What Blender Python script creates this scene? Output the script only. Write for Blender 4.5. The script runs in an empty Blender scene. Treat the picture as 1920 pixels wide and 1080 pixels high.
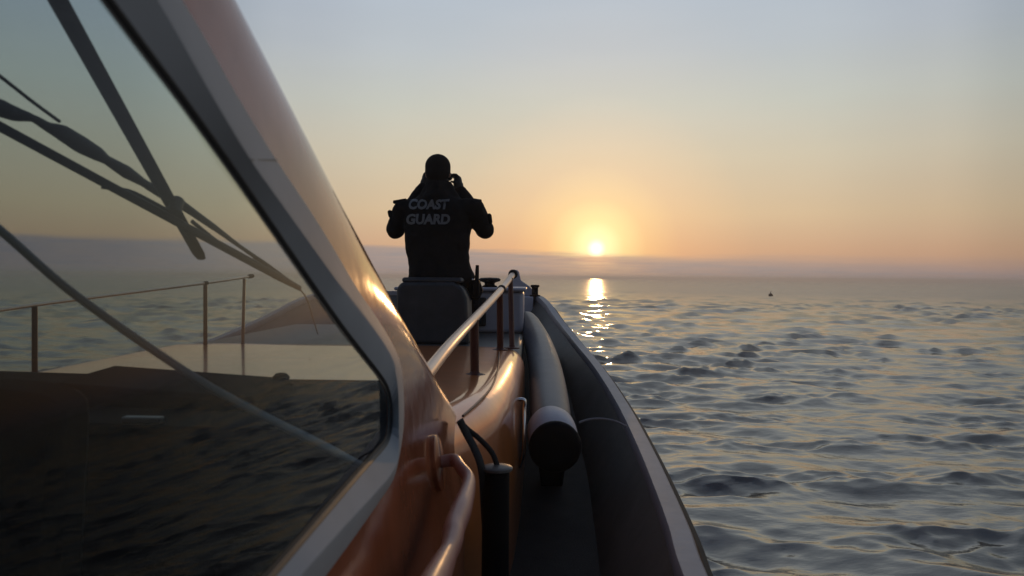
import bpy, bmesh, math, random
import numpy as np
from mathutils import Vector, Matrix, noise
from mathutils.bvhtree import BVHTree
from mathutils.geometry import tessellate_polygon

random.seed(7)
rng = np.random.default_rng(11)
scene = bpy.context.scene
COL = scene.collection

# ------------------------------------------------------------------ camera
H = 1.95                      # camera height above the sea
F = 1478.0                    # focal length in pixels of the 1920 wide photo
yaw, pitch, roll = math.atan(40 / F), math.atan(21.0 / F), math.radians(0.5)
fwd = Vector((-math.sin(yaw) * math.cos(pitch), math.cos(yaw) * math.cos(pitch), -math.sin(pitch)))
right0 = Vector((math.cos(yaw), math.sin(yaw), 0))
up0 = right0.cross(fwd)
Rr = right0 * math.cos(roll) + up0 * math.sin(roll)
Ur = up0 * math.cos(roll) - right0 * math.sin(roll)
cam_d = bpy.data.cameras.new('camera')
cam_d.sensor_width = 36
cam_d.lens = F / 1920 * 36
cam_d.clip_start = 0.02
cam_d.clip_end = 20000
cam = bpy.data.objects.new('camera', cam_d)
COL.objects.link(cam)
cam.matrix_world = Matrix(((Rr.x, Ur.x, -fwd.x, 0), (Rr.y, Ur.y, -fwd.y, 0), (Rr.z, Ur.z, -fwd.z, H), (0, 0, 0, 1)))
cam_d.dof.use_dof = True
cam_d.dof.focus_distance = 7.0
cam_d.dof.aperture_fstop = 6.5
scene.camera = cam


def ray(px, py):
    return fwd + Rr * ((px - 960) / F) - Ur * ((py - 540) / F)


def at(px, py, Y):            # point at forward distance Y, heights measured from the camera
    d = ray(px, py)
    return d * (Y / d.y)


def at_z(px, py, z):
    d = ray(px, py)
    return d * (z / d.z)


# ------------------------------------------------------------------ sky
SUN = ray(1118, 466).normalized()
sun_el, sun_az = math.asin(SUN.z), math.atan2(SUN.x, SUN.y)
world = bpy.data.worlds.new('World')
scene.world = world
world.use_nodes = True
nt = world.node_tree
nt.nodes.clear()


class NG:                     # tiny node-writing helper
    def __init__(s, tree): s.t = tree

    def n(s, typ, **kw):
        nd = s.t.nodes.new(typ)
        for k, v in kw.items(): setattr(nd, k, v)
        return nd

    def set(s, sock, v):
        if isinstance(v, bpy.types.NodeSocket): s.t.links.new(v, sock)
        else: sock.default_value = v

    def math(s, op, a, b=None, c=None, clamp=False):
        nd = s.n('ShaderNodeMath', operation=op, use_clamp=clamp)
        s.set(nd.inputs[0], a)
        if b is not None: s.set(nd.inputs[1], b)
        if c is not None: s.set(nd.inputs[2], c)
        return nd.outputs[0]

    def ramp(s, fac, stops, interp='LINEAR'):
        nd = s.n('ShaderNodeValToRGB')
        cr = nd.color_ramp
        cr.interpolation = interp
        while len(cr.elements) > 1: cr.elements.remove(cr.elements[0])
        cr.elements[0].position = stops[0][0]
        cr.elements[0].color = (*stops[0][1], 1)
        for p, c in stops[1:]:
            e = cr.elements.new(p)
            e.color = (*c, 1)
        s.set(nd.inputs[0], fac)
        return nd.outputs[0]

    def mix(s, fac, a, b, mode='MIX'):
        nd = s.n('ShaderNodeMix', data_type='RGBA', blend_type=mode)
        s.set(nd.inputs[0], fac)
        s.set(nd.inputs[6], a if isinstance(a, bpy.types.NodeSocket) else (*a, 1))
        s.set(nd.inputs[7], b if isinstance(b, bpy.types.NodeSocket) else (*b, 1))
        return nd.outputs[2]

    def maprange(s, v, a, b, c=0.0, d=1.0, smooth=True):
        nd = s.n('ShaderNodeMapRange', interpolation_type='SMOOTHSTEP' if smooth else 'LINEAR')
        for i, x in enumerate((v, a, b, c, d)): s.set(nd.inputs[i], x)
        return nd.outputs[0]

    def noise(s, vec, scale, detail=3, rough=.5):
        nd = s.n('ShaderNodeTexNoise')
        s.set(nd.inputs['Vector'], vec)
        nd.inputs['Scale'].default_value = scale
        nd.inputs['Detail'].default_value = detail
        nd.inputs['Roughness'].default_value = rough
        return nd.outputs['Fac']


def lin(r, g, b):
    return tuple(((c / 255) / 12.92 if c / 255 <= .04045 else ((c / 255 + .055) / 1.055) ** 2.4) for c in (r, g, b))


g = NG(nt)
tc = g.n('ShaderNodeTexCoord')
nrm = g.n('ShaderNodeVectorMath', operation='NORMALIZE')
nt.links.new(tc.outputs['Generated'], nrm.inputs[0])
D = nrm.outputs[0]
sep = g.n('ShaderNodeSeparateXYZ')
nt.links.new(D, sep.inputs[0])
dx, dy, dz = sep.outputs
elev = g.math('MULTIPLY', g.math('ARCSINE', dz), 180 / math.pi)       # degrees
# azimuth from the sun, in degrees, signed (positive to the right)
az = g.math('MULTIPLY', g.math('SUBTRACT', g.math('ARCTAN2', dx, dy), sun_az), 180 / math.pi)
dotn = g.n('ShaderNodeVectorMath', operation='DOT_PRODUCT')
nt.links.new(D, dotn.inputs[0])
dotn.inputs[1].default_value = SUN
ang = g.math('MULTIPLY', g.math('ARCCOSINE', g.math('MINIMUM', dotn.outputs['Value'], 1.0)), 180 / math.pi)
# base gradient by elevation
e01 = g.math('DIVIDE', elev, 90.0, clamp=True)
base = g.ramp(e01, [(0, lin(190, 150, 128)), (2.0 / 90, lin(203, 164, 132)), (4.5 / 90, lin(209, 184, 150)), (8.5 / 90, lin(204, 194, 171)),
                    (12.2 / 90, lin(194, 196, 186)), (16 / 90, lin(183, 190, 195)), (19.5 / 90, lin(177, 187, 198)),
                    (32 / 90, lin(142, 154, 170)), (55 / 90, lin(108, 120, 140)), (1, lin(84, 97, 120))])
# away from the sun the sky is darker and bluer
fall = g.ramp(g.math('DIVIDE', g.math('ABSOLUTE', az), 180.0, clamp=True),
              [(0, (1.06, 1.04, 1.02)), (14 / 180, (1.0, 1.0, 1.0)), (22 / 180, (.90, .90, .92)), (27 / 180, (.74, .76, .79)), (33 / 180, (.62, .64, .67)),
               (50 / 180, (.58, .60, .64)), (90 / 180, (.44, .48, .55)), (1, (.22, .26, .34))], 'EASE')
base = g.mix(1.0, base, fall, 'MULTIPLY')
# aureole
gl = g.math('DIVIDE', ang, 30.0, clamp=True)
glow = g.ramp(gl, [(0, (1.0, .92, .5)), (.8 / 30, (.72, .66, .28)), (2.0 / 30, (.46, .38, .10)), (3.6 / 30, (.31, .17, .02)), (6 / 30, (.17, .07, .006)),
                   (11 / 30, (.045, .02, .003)), (18 / 30, (.006, .003, .001)), (1, (0, 0, 0))])
mp2 = g.n('ShaderNodeCombineXYZ')          # faint uneven veils of high haze
g.set(mp2.inputs[0], g.math('MULTIPLY', az, .03))
g.set(mp2.inputs[1], g.math('MULTIPLY', elev, .16))
veil = g.maprange(g.noise(mp2.outputs[0], 1.6, 5, .55), .3, .7, .985, 1.01)
vc = g.n('ShaderNodeCombineColor')
for q_ in range(3): g.set(vc.inputs[q_], veil)
base = g.mix(1.0, base, vc.outputs[0], 'MULTIPLY')
skyc = g.mix(1.0, base, glow, 'ADD')
# low bank of haze cloud lying on the horizon; its top slopes down to the right
mp = g.n('ShaderNodeCombineXYZ')
g.set(mp.inputs[0], g.math('MULTIPLY', az, .05))
g.set(mp.inputs[1], g.math('MULTIPLY', elev, .9))
nz = g.noise(mp.outputs[0], 2.2, 4, .55)
top = g.math('MULTIPLY_ADD', az, -0.032, 1.60)
top = g.math('MAXIMUM', g.math('MINIMUM', top, 2.3), .6)
top = g.math('ADD', top, g.math('MULTIPLY', g.math('SUBTRACT', nz, .5), .75))
soft = g.math('ADD', g.math('MULTIPLY_ADD', nz, .35, .06), g.math('MULTIPLY', g.math('MAXIMUM', az, 0.0), .035))
soft = g.math('MINIMUM', soft, 1.0)
streak = g.maprange(g.noise(mp.outputs[0], 6.0, 3, .6), .35, .7, .80, 1.0)
bank = g.math('SUBTRACT', 1.0, g.maprange(elev, g.math('SUBTRACT', top, soft), g.math('ADD', top, soft)))
bcol = g.ramp(g.math('DIVIDE', g.math('ABSOLUTE', az), 60.0, clamp=True),
              [(0, lin(176, 148, 136)), (5 / 60, lin(158, 147, 143)), (14 / 60, lin(149, 142, 142)), (24 / 60, lin(141, 133, 136)), (33 / 60, lin(112, 108, 118)), (1, lin(86, 88, 100))])
bgl = g.ramp(g.math('DIVIDE', ang, 10.0, clamp=True), [(0, (.5, .26, .06)), (.08, (.24, .08, .0)), (.2, (.05, .015, 0)), (.5, (.0, .0, 0)), (1, (0, 0, 0))])
bcol = g.mix(g.maprange(elev, -.1, 1.5, .22, 0.0), bcol, lin(128, 122, 124))
bcol = g.mix(1.0, bcol, bgl, 'ADD')
skyc = g.mix(g.math('MULTIPLY', bank, g.math('MULTIPLY', streak, .95)), skyc, bcol)
# solar disc, its foot already sinking into the bank
disc = g.math('POWER', g.maprange(ang, .20, .78, 1.0, 0.0, False), 1.6)
disc = g.math('MULTIPLY', disc, g.maprange(elev, 1.42, 1.62))
skyc = g.mix(disc, skyc, (2.0, 1.75, 1.2))
# below the horizon (never seen, closes the dome)
skyc = g.mix(g.maprange(elev, -1.2, -.2), lin(70, 75, 80), skyc)
ni = g.n('ShaderNodeTexSky', sky_type='NISHITA')
ni.sun_disc = False
ni.sun_elevation = sun_el
ni.sun_rotation = sun_az
bg0 = g.n('ShaderNodeBackground')
nt.links.new(ni.outputs[0], bg0.inputs[0])
bg0.inputs[1].default_value = 0.001
bg1 = g.n('ShaderNodeBackground')
nt.links.new(skyc, bg1.inputs[0])
bg1.inputs[1].default_value = 1.05
addw = g.n('ShaderNodeAddShader')
nt.links.new(bg0.outputs[0], addw.inputs[0])
nt.links.new(bg1.outputs[0], addw.inputs[1])
outw = g.n('ShaderNodeOutputWorld')
nt.links.new(addw.outputs[0], outw.inputs[0])
world.cycles.sampling_method = 'MANUAL'
world.cycles.sample_map_resolution = 2048

# ------------------------------------------------------------------ sun
sl = bpy.data.lights.new('sun', 'SUN')
sl.energy = .36
sl.angle = math.radians(0.6)
sl.color = (1.0, .55, .22)
sun = bpy.data.objects.new('sun', sl)
COL.objects.link(sun)
sun.rotation_euler = SUN.to_track_quat('Z', 'Y').to_euler()
sun.location = SUN * 50 + Vector((0, 0, H))

scene.view_settings.view_transform = 'Standard'
scene.view_settings.look = 'None'
scene.view_settings.exposure = 0
scene.view_settings.gamma = 1
scene.view_settings.use_curve_mapping = False
scene.render.engine = 'CYCLES'
scene.cycles.use_denoising = True
scene.cycles.max_bounces = 8
scene.cycles.transparent_max_bounces = 16
scene.cycles.sample_clamp_indirect = 6
scene.cycles.caustics_reflective = False
scene.cycles.caustics_refractive = False
scene.render.filter_size = 2.0


# ------------------------------------------------------------------ materials
def material(name, col, rough=.5, metal=0.0, coat=0.0, bump=0.0, bscale=30.0, var=.12, vscale=6.0, spec=.5, rvar=.08, streak=None, ior=1.5):
    m = bpy.data.materials.new(name)
    m.use_nodes = True
    t = m.node_tree
    h = NG(t)
    b = t.nodes['Principled BSDF']
    c = h.n('ShaderNodeTexCoord').outputs['Object']
    if streak:
        mpn = h.n('ShaderNodeMapping')
        t.links.new(c, mpn.inputs[0])
        mpn.inputs['Scale'].default_value = streak
        c = mpn.outputs[0]
    nz = h.noise(c, vscale, 6, .6)
    lo = tuple(x * (1 - var) for x in col)
    hi = tuple(min(1, x * (1 + var)) for x in col)
    h.set(b.inputs['Base Color'], h.ramp(nz, [(.3, lo), (.7, hi)]))
    n2 = h.noise(c, vscale * 3.1, 5, .65)
    h.set(b.inputs['Roughness'], h.math('ADD', rough - rvar / 2, h.math('MULTIPLY', n2, rvar)))
    b.inputs['Metallic'].default_value = metal
    b.inputs['IOR'].default_value = ior
    b.inputs['Coat Weight'].default_value = coat
    b.inputs['Coat Roughness'].default_value = .06
    b.inputs['Specular IOR Level'].default_value = spec
    if bump:
        bn = h.n('ShaderNodeBump')
        bn.inputs['Strength'].default_value = 1
        bn.inputs['Distance'].default_value = bump
        t.links.new(h.noise(c, bscale, 4, .6), bn.inputs['Height'])
        t.links.new(bn.outputs[0], b.inputs['Normal'])
    return m


M = {
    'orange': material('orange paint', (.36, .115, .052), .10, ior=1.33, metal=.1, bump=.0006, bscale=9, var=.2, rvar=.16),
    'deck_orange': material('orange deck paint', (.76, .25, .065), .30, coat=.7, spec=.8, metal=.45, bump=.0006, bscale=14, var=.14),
    'frame': material('grey window frame paint', (.43, .45, .46), .65, spec=.1, bump=.0003, bscale=60, var=.07),
    'rubber': material('black rubber', (.012, .012, .013), .55, var=.2),
    'frit': material('window gasket', (.07, .065, .055), .6, var=.15),
    'charcoal': material('charcoal lining', (.010, .0105, .012), .9, spec=.04, bump=.0008, bscale=120, var=.25),
    'dash': material('dashboard moulding', (.010, .0105, .012), .9, spec=.04, bump=.0008, bscale=160, var=.2),
    'deck': material('dark non slip deck', (.028, .027, .027), .75, spec=.25, bump=.0025, bscale=140, var=.3, vscale=4),
    'bulwark': material('dark grey bulwark paint', (.10, .097, .093), .5, spec=.4, bump=.001, bscale=22, var=.25, vscale=3),
    'cap': material('pale grey gunwale', (.30, .28, .31), .42, bump=.0008, bscale=30, var=.15, vscale=5),
    'white': material('weathered white paint', (.46, .45, .52), .45, bump=.0008, bscale=25, var=.12, vscale=4),
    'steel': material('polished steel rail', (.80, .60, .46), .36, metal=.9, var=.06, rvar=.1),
    'dark_steel': material('backlit rail post', (.10, .03, .02), .45, spec=.3, var=.25, vscale=20),  # backlit shade of the orange posts, put into one dark base colour
    'chrome': material('chrome', (.8, .8, .8), .16, metal=1),
    'grey_vinyl': material('grey fender vinyl', (.085, .092, .118), .42, bump=.002, bscale=9, var=.14, vscale=5),
    'white_vinyl': material('off white fender collar', (.55, .53, .58), .45, bump=.001, bscale=14, var=.12),
    'black': material('matt black', (.006, .006, .008), .6, var=.3, spec=.15),
    'seat': material('dark grey seat shell', (.045, .045, .05), .5, bump=.001, bscale=90, var=.25, vscale=7),
    'rope': material('pale grey rope', (.35, .33, .34), .8, bump=.002, bscale=300, var=.2),
    'strap': material('dark webbing', (.02, .02, .022), .6, bump=.001, bscale=300, var=.3),
    'jacket': material('black jacket cloth', (.012, .012, .014), .85, bump=.003, bscale=60, var=.3, vscale=12, spec=.15),
    'trousers': material('dark navy trousers', (.012, .012, .018), .85, bump=.002, bscale=70, var=.3, vscale=12, spec=.15),
    'cap_cloth': material('dark cap cloth', (.016, .014, .015), .85, bump=.001, bscale=160, var=.2, spec=.15),
    'skin': material('skin', (.30, .17, .12), .55, var=.08),
    'letters': material('grey reflective print', (.15, .16, .175), .5, var=.12, vscale=40),
    'hull': material('orange hull paint', (.50, .12, .04), .35, bump=.001, bscale=8, var=.12),
    'gauge': material('pale dial face', (.16, .165, .165), .4, var=.1),
    'rail_paint': material('rail paint', (.52, .24, .19), .34, var=.14, bump=.0005, bscale=40),
    'dull': material('dull grey plastic', (.13, .12, .11), .5, var=.2, vscale=30),
    'leather': material('boot leather', (.012, .011, .011), .45, var=.2),
}


def glass_material(name, tint, ior=1.5, refl=1.0):
    m = bpy.data.materials.new(name)
    m.use_nodes = True
    t = m.node_tree
    t.nodes.clear()
    h = NG(t)
    lw = h.n('ShaderNodeLayerWeight')          # same reflectance seen from either side of the pane
    f0 = ((ior - 1) / (ior + 1)) ** 2
    frs = h.math('MULTIPLY', h.math('MULTIPLY_ADD', h.math('POWER', lw.outputs['Facing'], 5.0), 1 - f0, f0), refl)
    lw.inputs[0].default_value = .5
    tr = h.n('ShaderNodeBsdfTransparent')
    tr.inputs[0].default_value = (*tint, 1)
    gs = h.n('ShaderNodeBsdfGlossy')
    gs.inputs['Color'].default_value = (1, 1, 1, 1)
    gs.inputs['Roughness'].default_value = .015
    c = h.n('ShaderNodeTexCoord').outputs['Object']
    bn = h.n('ShaderNodeBump')
    bn.inputs['Distance'].default_value = .0003
    t.links.new(h.noise(c, 1.6, 2, .5), bn.inputs['Height'])
    t.links.new(bn.outputs[0], gs.inputs['Normal'])
    # salt film: a little rough haze on the pane
    df = h.n('ShaderNodeBsdfDiffuse')
    df.inputs[0].default_value = (.5, .5, .48, 1)
    film = h.ramp(h.noise(c, 3.0, 6, .6), [(.3, (.004,) * 3), (.75, (.016,) * 3)])
    mx = h.n('ShaderNodeMixShader')
    t.links.new(film, mx.inputs[0])
    t.links.new(tr.outputs[0], mx.inputs[1])
    t.links.new(df.outputs[0], mx.inputs[2])
    ms = h.n('ShaderNodeMixShader')
    t.links.new(frs, ms.inputs[0])
    t.links.new(mx.outputs[0], ms.inputs[1])
    t.links.new(gs.outputs[0], ms.inputs[2])
    o = h.n('ShaderNodeOutputMaterial')
    t.links.new(ms.outputs[0], o.inputs[0])
    return m


M['side_glass'] = glass_material('tinted side glass', (.70, .78, .79), 1.45, .5)
M['front_glass'] = glass_material('windscreen glass', (.90, .92, .91), 1.3, .7)


# ------------------------------------------------------------------ mesh helpers
# Heights inside the boat are measured from the camera, then lifted by H into the world.
class MB:
    def __init__(s): s.v, s.f, s.m = [], [], []

    def add(s, verts, faces, mi=0):
        o = len(s.v)
        s.v += [Vector(v) for v in verts]
        s.f += [[i + o for i in f] for f in faces]
        s.m += [mi] * len(faces)
        return s

    def box(s, x0, x1, y0, y1, z0, z1, mi=0):
        v = [(x, y, z) for z in (z0, z1) for y in (y0, y1) for x in (x0, x1)]
        return s.add(v, [(0, 2, 3, 1), (4, 5, 7, 6), (0, 1, 5, 4), (2, 6, 7, 3), (0, 4, 6, 2), (1, 3, 7, 5)], mi)

    def rings(s, rings, closed=True, caps=True, mi=0):
        n = len(rings[0])
        v = [p for r in rings for p in r]
        f = []
        for a in range(len(rings) - 1):
            for i in range(n if closed else n - 1):
                j = (i + 1) % n
                f.append((a * n + i, a * n + j, (a + 1) * n + j, (a + 1) * n + i))
        if caps and closed:
            f.append(tuple(range(n - 1, -1, -1)))
            f.append(tuple((len(rings) - 1) * n + i for i in range(n)))
        return s.add(v, f, mi)

    def tube(s, pts, rad, seg=14, mi=0, flat=1.0, side=None):
        pts = [Vector(p) for p in pts]
        n = len(pts)
        rad = rad if isinstance(rad, (list, tuple)) else [rad] * n
        rings, u = [], None
        for i, p in enumerate(pts):
            d = (pts[min(i + 1, n - 1)] - pts[max(i - 1, 0)]).normalized()
            if u is None:
                u = Vector(side) if side else (Vector((0, 0, 1)) if abs(d.z) < .9 else Vector((1, 0, 0)))
            u = (u - d * u.dot(d)).normalized()
            w = d.cross(u)
            rings.append([p + u * math.cos(a) * rad[i] + w * math.sin(a) * rad[i] * flat for a in (2 * math.pi * k / seg for k in range(seg))])
        return s.rings(rings, mi=mi)

    def lathe(s, base, axis, prof, seg=24, mi=0):
        base, axis = Vector(base), Vector(axis).normalized()
        u = axis.orthogonal().normalized()
        w = axis.cross(u)
        rings = [[base + axis * h + (u * math.cos(a) + w * math.sin(a)) * max(r, 1e-4) for a in (2 * math.pi * k / seg for k in range(seg))] for h, r in prof]
        return s.rings(rings, mi=mi)

    def prism(s, poly, vec, mi=0):
        poly = [Vector(p) for p in poly]
        vec = Vector(vec)
        return s.rings([poly, [p + vec for p in poly]], mi=mi)

    def build(s, name, mats, parent=None, smooth=True, bevel=0, bseg=2, sub=0, angle=38, keep=False):
        if not isinstance(mats, (list, tuple)): mats = [mats]
        off = Vector((0, 0, H))
        org = parent_world(parent) if parent is not None else None
        if parent is None:
            c = sum(s.v, Vector()) / len(s.v) + off
            c.z = min(v.z for v in s.v) + H
            org = c
        me = bpy.data.meshes.new(name)
        me.from_pydata([tuple(v + off - org) for v in s.v], [], s.f)
        for m in mats: me.materials.append(m)
        for p, mi in zip(me.polygons, s.m): p.material_index = mi
        me.validate()
        bm = bmesh.new()
        bm.from_mesh(me)
        bmesh.ops.recalc_face_normals(bm, faces=bm.faces)
        bm.to_mesh(me)
        bm.free()
        o = bpy.data.objects.new(name, me)
        COL.objects.link(o)
        if parent is not None: o.parent = parent
        else: o.location = org
        if bevel:
            b = o.modifiers.new('bevel', 'BEVEL')
            b.width = bevel
            b.segments = bseg
            b.limit_method = 'ANGLE'
            b.angle_limit = math.radians(35)
        if sub:
            q = o.modifiers.new('sub', 'SUBSURF')
            q.levels = q.render_levels = sub
        if smooth:
            for p in me.polygons: p.use_smooth = True
            if not sub:
                try: me.set_sharp_from_angle(angle=math.radians(angle))
                except Exception: pass
        return o


def parent_world(o):
    p = Vector(o.location)
    while o.parent is not None:
        o = o.parent
        p = p + o.location
    return p


def thing(name, loc, label, cat, group=None):
    o = bpy.data.objects.new(name, None)
    o.empty_display_size = .2
    COL.objects.link(o)
    o.location = Vector(loc) + Vector((0, 0, H))
    o['label'] = label
    o['category'] = cat
    if group: o['group'] = group
    return o


def spline(pts, n=8):
    pts = [Vector(p) for p in pts]
    out = []
    for i in range(len(pts) - 1):
        p0, p1, p2, p3 = pts[max(i - 1, 0)], pts[i], pts[i + 1], pts[min(i + 2, len(pts) - 1)]
        for k in range(n):
            t = k / n
            out.append(.5 * ((2 * p1) + (p2 - p0) * t + (2 * p0 - 5 * p1 + 4 * p2 - p3) * t * t + (3 * p1 - p0 - 3 * p2 + p3) * t ** 3))
    out.append(pts[-1])
    return out


def interp(tab, y):
    ys = [t[0] for t in tab]
    return [float(np.interp(y, ys, [t[k] for t in tab])) for k in range(1, len(tab[0]))]


# ------------------------------------------------------------------ sea
def make_sea():
    dys = np.concatenate([np.linspace(3200, 700, 60), np.arange(698, 60, -1.15), np.arange(60, 6, -.6), np.array([5, 4, 3, 2, 1.2, .7, .45])])
    r = F * H / dys
    az_f = np.arange(-44, 46, .068)
    az_b = np.arange(46, 316, 2.5)
    th = np.radians(np.concatenate([az_f, az_b]))
    nr, na = len(r), len(th)
    R, T = np.meshgrid(r, th, indexing='ij')
    X, Y = R * np.sin(T), R * np.cos(T)
    dr = np.gradient(r)[:, None] * np.ones((1, na))
    N = 130
    lam = np.exp(np.linspace(math.log(.15), math.log(7.0), N)) * (1 + .04 * rng.standard_normal(N))
    k = 2 * np.pi / lam
    spread = np.clip(rng.standard_normal(N) * .62, -1.5, 1.5)
    mean = math.radians(-98)                     # waves run towards the viewer, a little across
    ddx, ddy = np.cos(mean + spread), np.sin(mean + spread)
    shape = np.interp(np.log(lam), np.log([.15, .34, .6, 1.2, 2.5, 5, 9]), [.8, 1.3, 1.5, 1.0, .40, .14, .06])
    rms = .215
    slope = rms * math.sqrt(2 / N) * shape / math.sqrt(np.mean(shape ** 2))
    amp = slope / k
    ph = rng.uniform(0, 2 * np.pi, N)
    Z = np.zeros_like(X)
    DX = np.zeros_like(X)
    DY = np.zeros_like(X)
    # gusts: patches of calmer and rougher water
    gust = np.interp(R, [3, 9, 14, 60], [.72, .8, 1.0, 1.1]) + .28 * np.sin(X * .21 + Y * .13 + 1) * np.sin(Y * .17 - X * .05 + .4) + .16 * np.sin(X * .63 - Y * .41)
    pk = np.zeros_like(X)                       # wave packets: steep patches between calmer water
    for _ in range(9):
        l_ = np.exp(rng.uniform(math.log(.8), math.log(3.2)))
        a_ = math.radians(-70) + rng.normal() * .6
        pk += np.cos(2 * np.pi / l_ * (X * np.cos(a_) * .55 + Y * np.sin(a_)) + rng.uniform(0, 6.28))
    pk = .55 + 1.35 / (1 + np.exp(-(pk / 2.1 * 2.2 - 1.0)))
    for i in range(N):
        w = np.clip((lam[i] / dr - .7) / 1.2, 0, 1)
        ww = w[:, 0] > 0
        if not ww.any(): continue
        P = k[i] * (X[ww] * ddx[i] + Y[ww] * ddy[i]) + ph[i]
        a = amp[i] * w[ww] * gust[ww]
        if lam[i] < 1.7: a = a * pk[ww]
        if lam[i] > 1.3: a = a * np.interp(R[ww], [10, 45], [1, 2.1])
        Z[ww] += a * np.cos(P)
        sn = np.sin(P) * a * 1.0
        DX[ww] -= ddx[i] * sn
        DY[ww] -= ddy[i] * sn
    V = np.stack([X + DX, Y + DY, Z], -1).reshape(-1, 3)
    V = np.concatenate([V, [[0, 0, 0]]])
    i, j = np.meshgrid(np.arange(nr - 1), np.arange(na), indexing='ij')
    j2 = (j + 1) % na
    Fq = np.stack([i * na + j, i * na + j2, (i + 1) * na + j2, (i + 1) * na + j], -1).reshape(-1, 4)
    me = bpy.data.meshes.new('sea')
    nv, nf = len(V), len(Fq)
    tri = np.stack([np.full(na, nv - 1), (np.arange(na) + 1) % na, np.arange(na)], -1)
    me.vertices.add(nv)
    me.vertices.foreach_set('co', V.astype(np.float32).ravel())
    me.loops.add(nf * 4 + na * 3)
    me.loops.foreach_set('vertex_index', np.concatenate([Fq[:, ::-1].ravel(), tri[:, ::-1].ravel()]).astype(np.int32))
    me.polygons.add(nf + na)
    me.polygons.foreach_set('loop_start', np.concatenate([np.arange(nf) * 4, nf * 4 + np.arange(na) * 3]).astype(np.int32))
    me.polygons.foreach_set('use_smooth', np.ones(nf + na, bool))
    me.update(calc_edges=True)
    me.validate()
    o = bpy.data.objects.new('sea', me)
    COL.objects.link(o)
    o['kind'] = 'structure'
    m = bpy.data.materials.new('sea water')
    m.use_nodes = True
    t = m.node_tree
    h = NG(t)
    b = t.nodes['Principled BSDF']
    b.inputs['Base Color'].default_value = (.09, .071, .052, 1)
    b.inputs['IOR'].default_value = 2.9
    b.inputs['Specular Tint'].default_value = (1.0, .93, .80, 1)
    geo = h.n('ShaderNodeNewGeometry')
    ln = h.n('ShaderNodeVectorMath', operation='LENGTH')
    t.links.new(geo.outputs['Position'], ln.inputs[0])
    dist = ln.outputs['Value']
    h.set(b.inputs['Roughness'], h.maprange(dist, 12, 110, .07, .27, smooth=False))
    b.inputs['Specular IOR Level'].default_value = .6
    mpn = h.n('ShaderNodeMapping')
    t.links.new(geo.outputs['Position'], mpn.inputs[0])
    mpn.inputs['Scale'].default_value = (.55, 1.0, 1.0)
    bn = h.n('ShaderNodeBump')
    bn.inputs['Distance'].default_value = .012
    h.set(bn.inputs['Strength'], h.maprange(dist, 6, 60, .75, .25, smooth=False))
    t.links.new(h.noise(mpn.outputs[0], 9.0, 4, .55), bn.inputs['Height'])
    t.links.new(bn.outputs[0], b.inputs['Normal'])
    me.materials.append(m)
    return o


make_sea()

# ------------------------------------------------------------------ patrol boat
boat = thing('patrol_boat', (-1.1, 2.5, -1.95), 'orange patrol boat with raked cabin window at left and grey gunwale running to the bow', 'boat')
CX = -1.1
# starboard gunwale: Y, X, Z
GUN = [(-4, .36, -.78), (-1, .39, -.77), (1.0, .41, -.745), (1.95, .44, -.74), (2.3, .466, -.737), (2.75, .49, -.733), (3.4, .513, -.72), (4.35, .524, -.69), (5.4, .482, -.617),
       (6.3, .396, -.53), (7.2, .263, -.38), (7.7, .18, -.27), (8.1, .09, -.205), (8.4, -.04, -.19), (8.68, -.25, -.187), (8.9, -.52, -.185), (9.02, -.8, -.185), (9.06, -1.1, -.185)]
DECKZ = [(-4, -1.1), (3, -1.1), (4.6, -1.0), (6, -.75), (7, -.55), (9.1, -.5)]
gun = spline([(x, y, z) for y, x, z in GUN], 4)
gun2 = gun + [Vector((2 * CX - p.x, p.y, p.z)) for p in reversed(gun[:-1])]     # all round the bow


def inboard(i, pts):
    d = (pts[min(i + 1, len(pts) - 1)] - pts[max(i - 1, 0)])
    d.z = 0
    d.normalize()
    return Vector((-d.y, d.x, 0))


# hull skin
mb = MB()
rings = []
for i, p in enumerate(gun2):
    n = inboard(i, gun2)
    fl = .22 + .25 * max(0, (p.y - 4) / 5)
    a = p + Vector((0, 0, -.03)) - n * .004
    rings.append([a, a + n * .03 + Vector((0, 0, -.30)), Vector((a.x, a.y, 0)) + n * fl + Vector((0, 0, -1.6)), Vector((a.x + (CX - a.x) * .9, a.y - (.8 if p.y > 7 else 0), -2.35))])
mb.rings(rings, closed=False)
mb.build('hull', M['hull'], boat)
tb = MB()
tb.add([(gun[0].x, -4, -.8), (2 * CX - gun[0].x, -4, -.8), (2 * CX - gun[0].x + .3, -4, -1.7), (CX, -4, -2.35), (gun[0].x - .3, -4, -1.7)], [(0, 1, 2, 3, 4)])
tb.build('transom', M['hull'], boat)
# cap rail
mb = MB()
rings = []
for i, p in enumerate(gun2):
    n = inboard(i, gun2)
    w = .072
    rings.append([p, p + Vector((0, 0, .012)) + n * .008, p + Vector((0, 0, .012)) + n * (w - .008), p + n * w, p + n * w + Vector((0, 0, -.035)), p + Vector((0, 0, -.035))])
mb.rings(rings)
mb.build('gunwale_cap', M['cap'], boat)
mb = MB()
mb.tube([p - inboard(i, gun2) * .012 + Vector((0, 0, -.04)) for i, p in enumerate(gun2)], .02, 8)
mb.build('rubbing_strake', M['black'], boat)
# bulwark inside face
mb = MB()
rings = []
for i, p in enumerate(gun2):
    n = inboard(i, gun2)
    dz = interp(DECKZ, p.y)[0]
    a = p + n * .066 + Vector((0, 0, -.03))
    bq = Vector((p.x, p.y, dz)) + n * (.15 + .09 * min(1, (p.z - dz) / .35))
    rings.append([a, a * .45 + bq * .55 + n * .012, bq, bq + Vector((0, 0, -.05))])
mb.rings(rings, closed=False)
mb.build('bulwark', M['bulwark'], boat)
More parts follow.
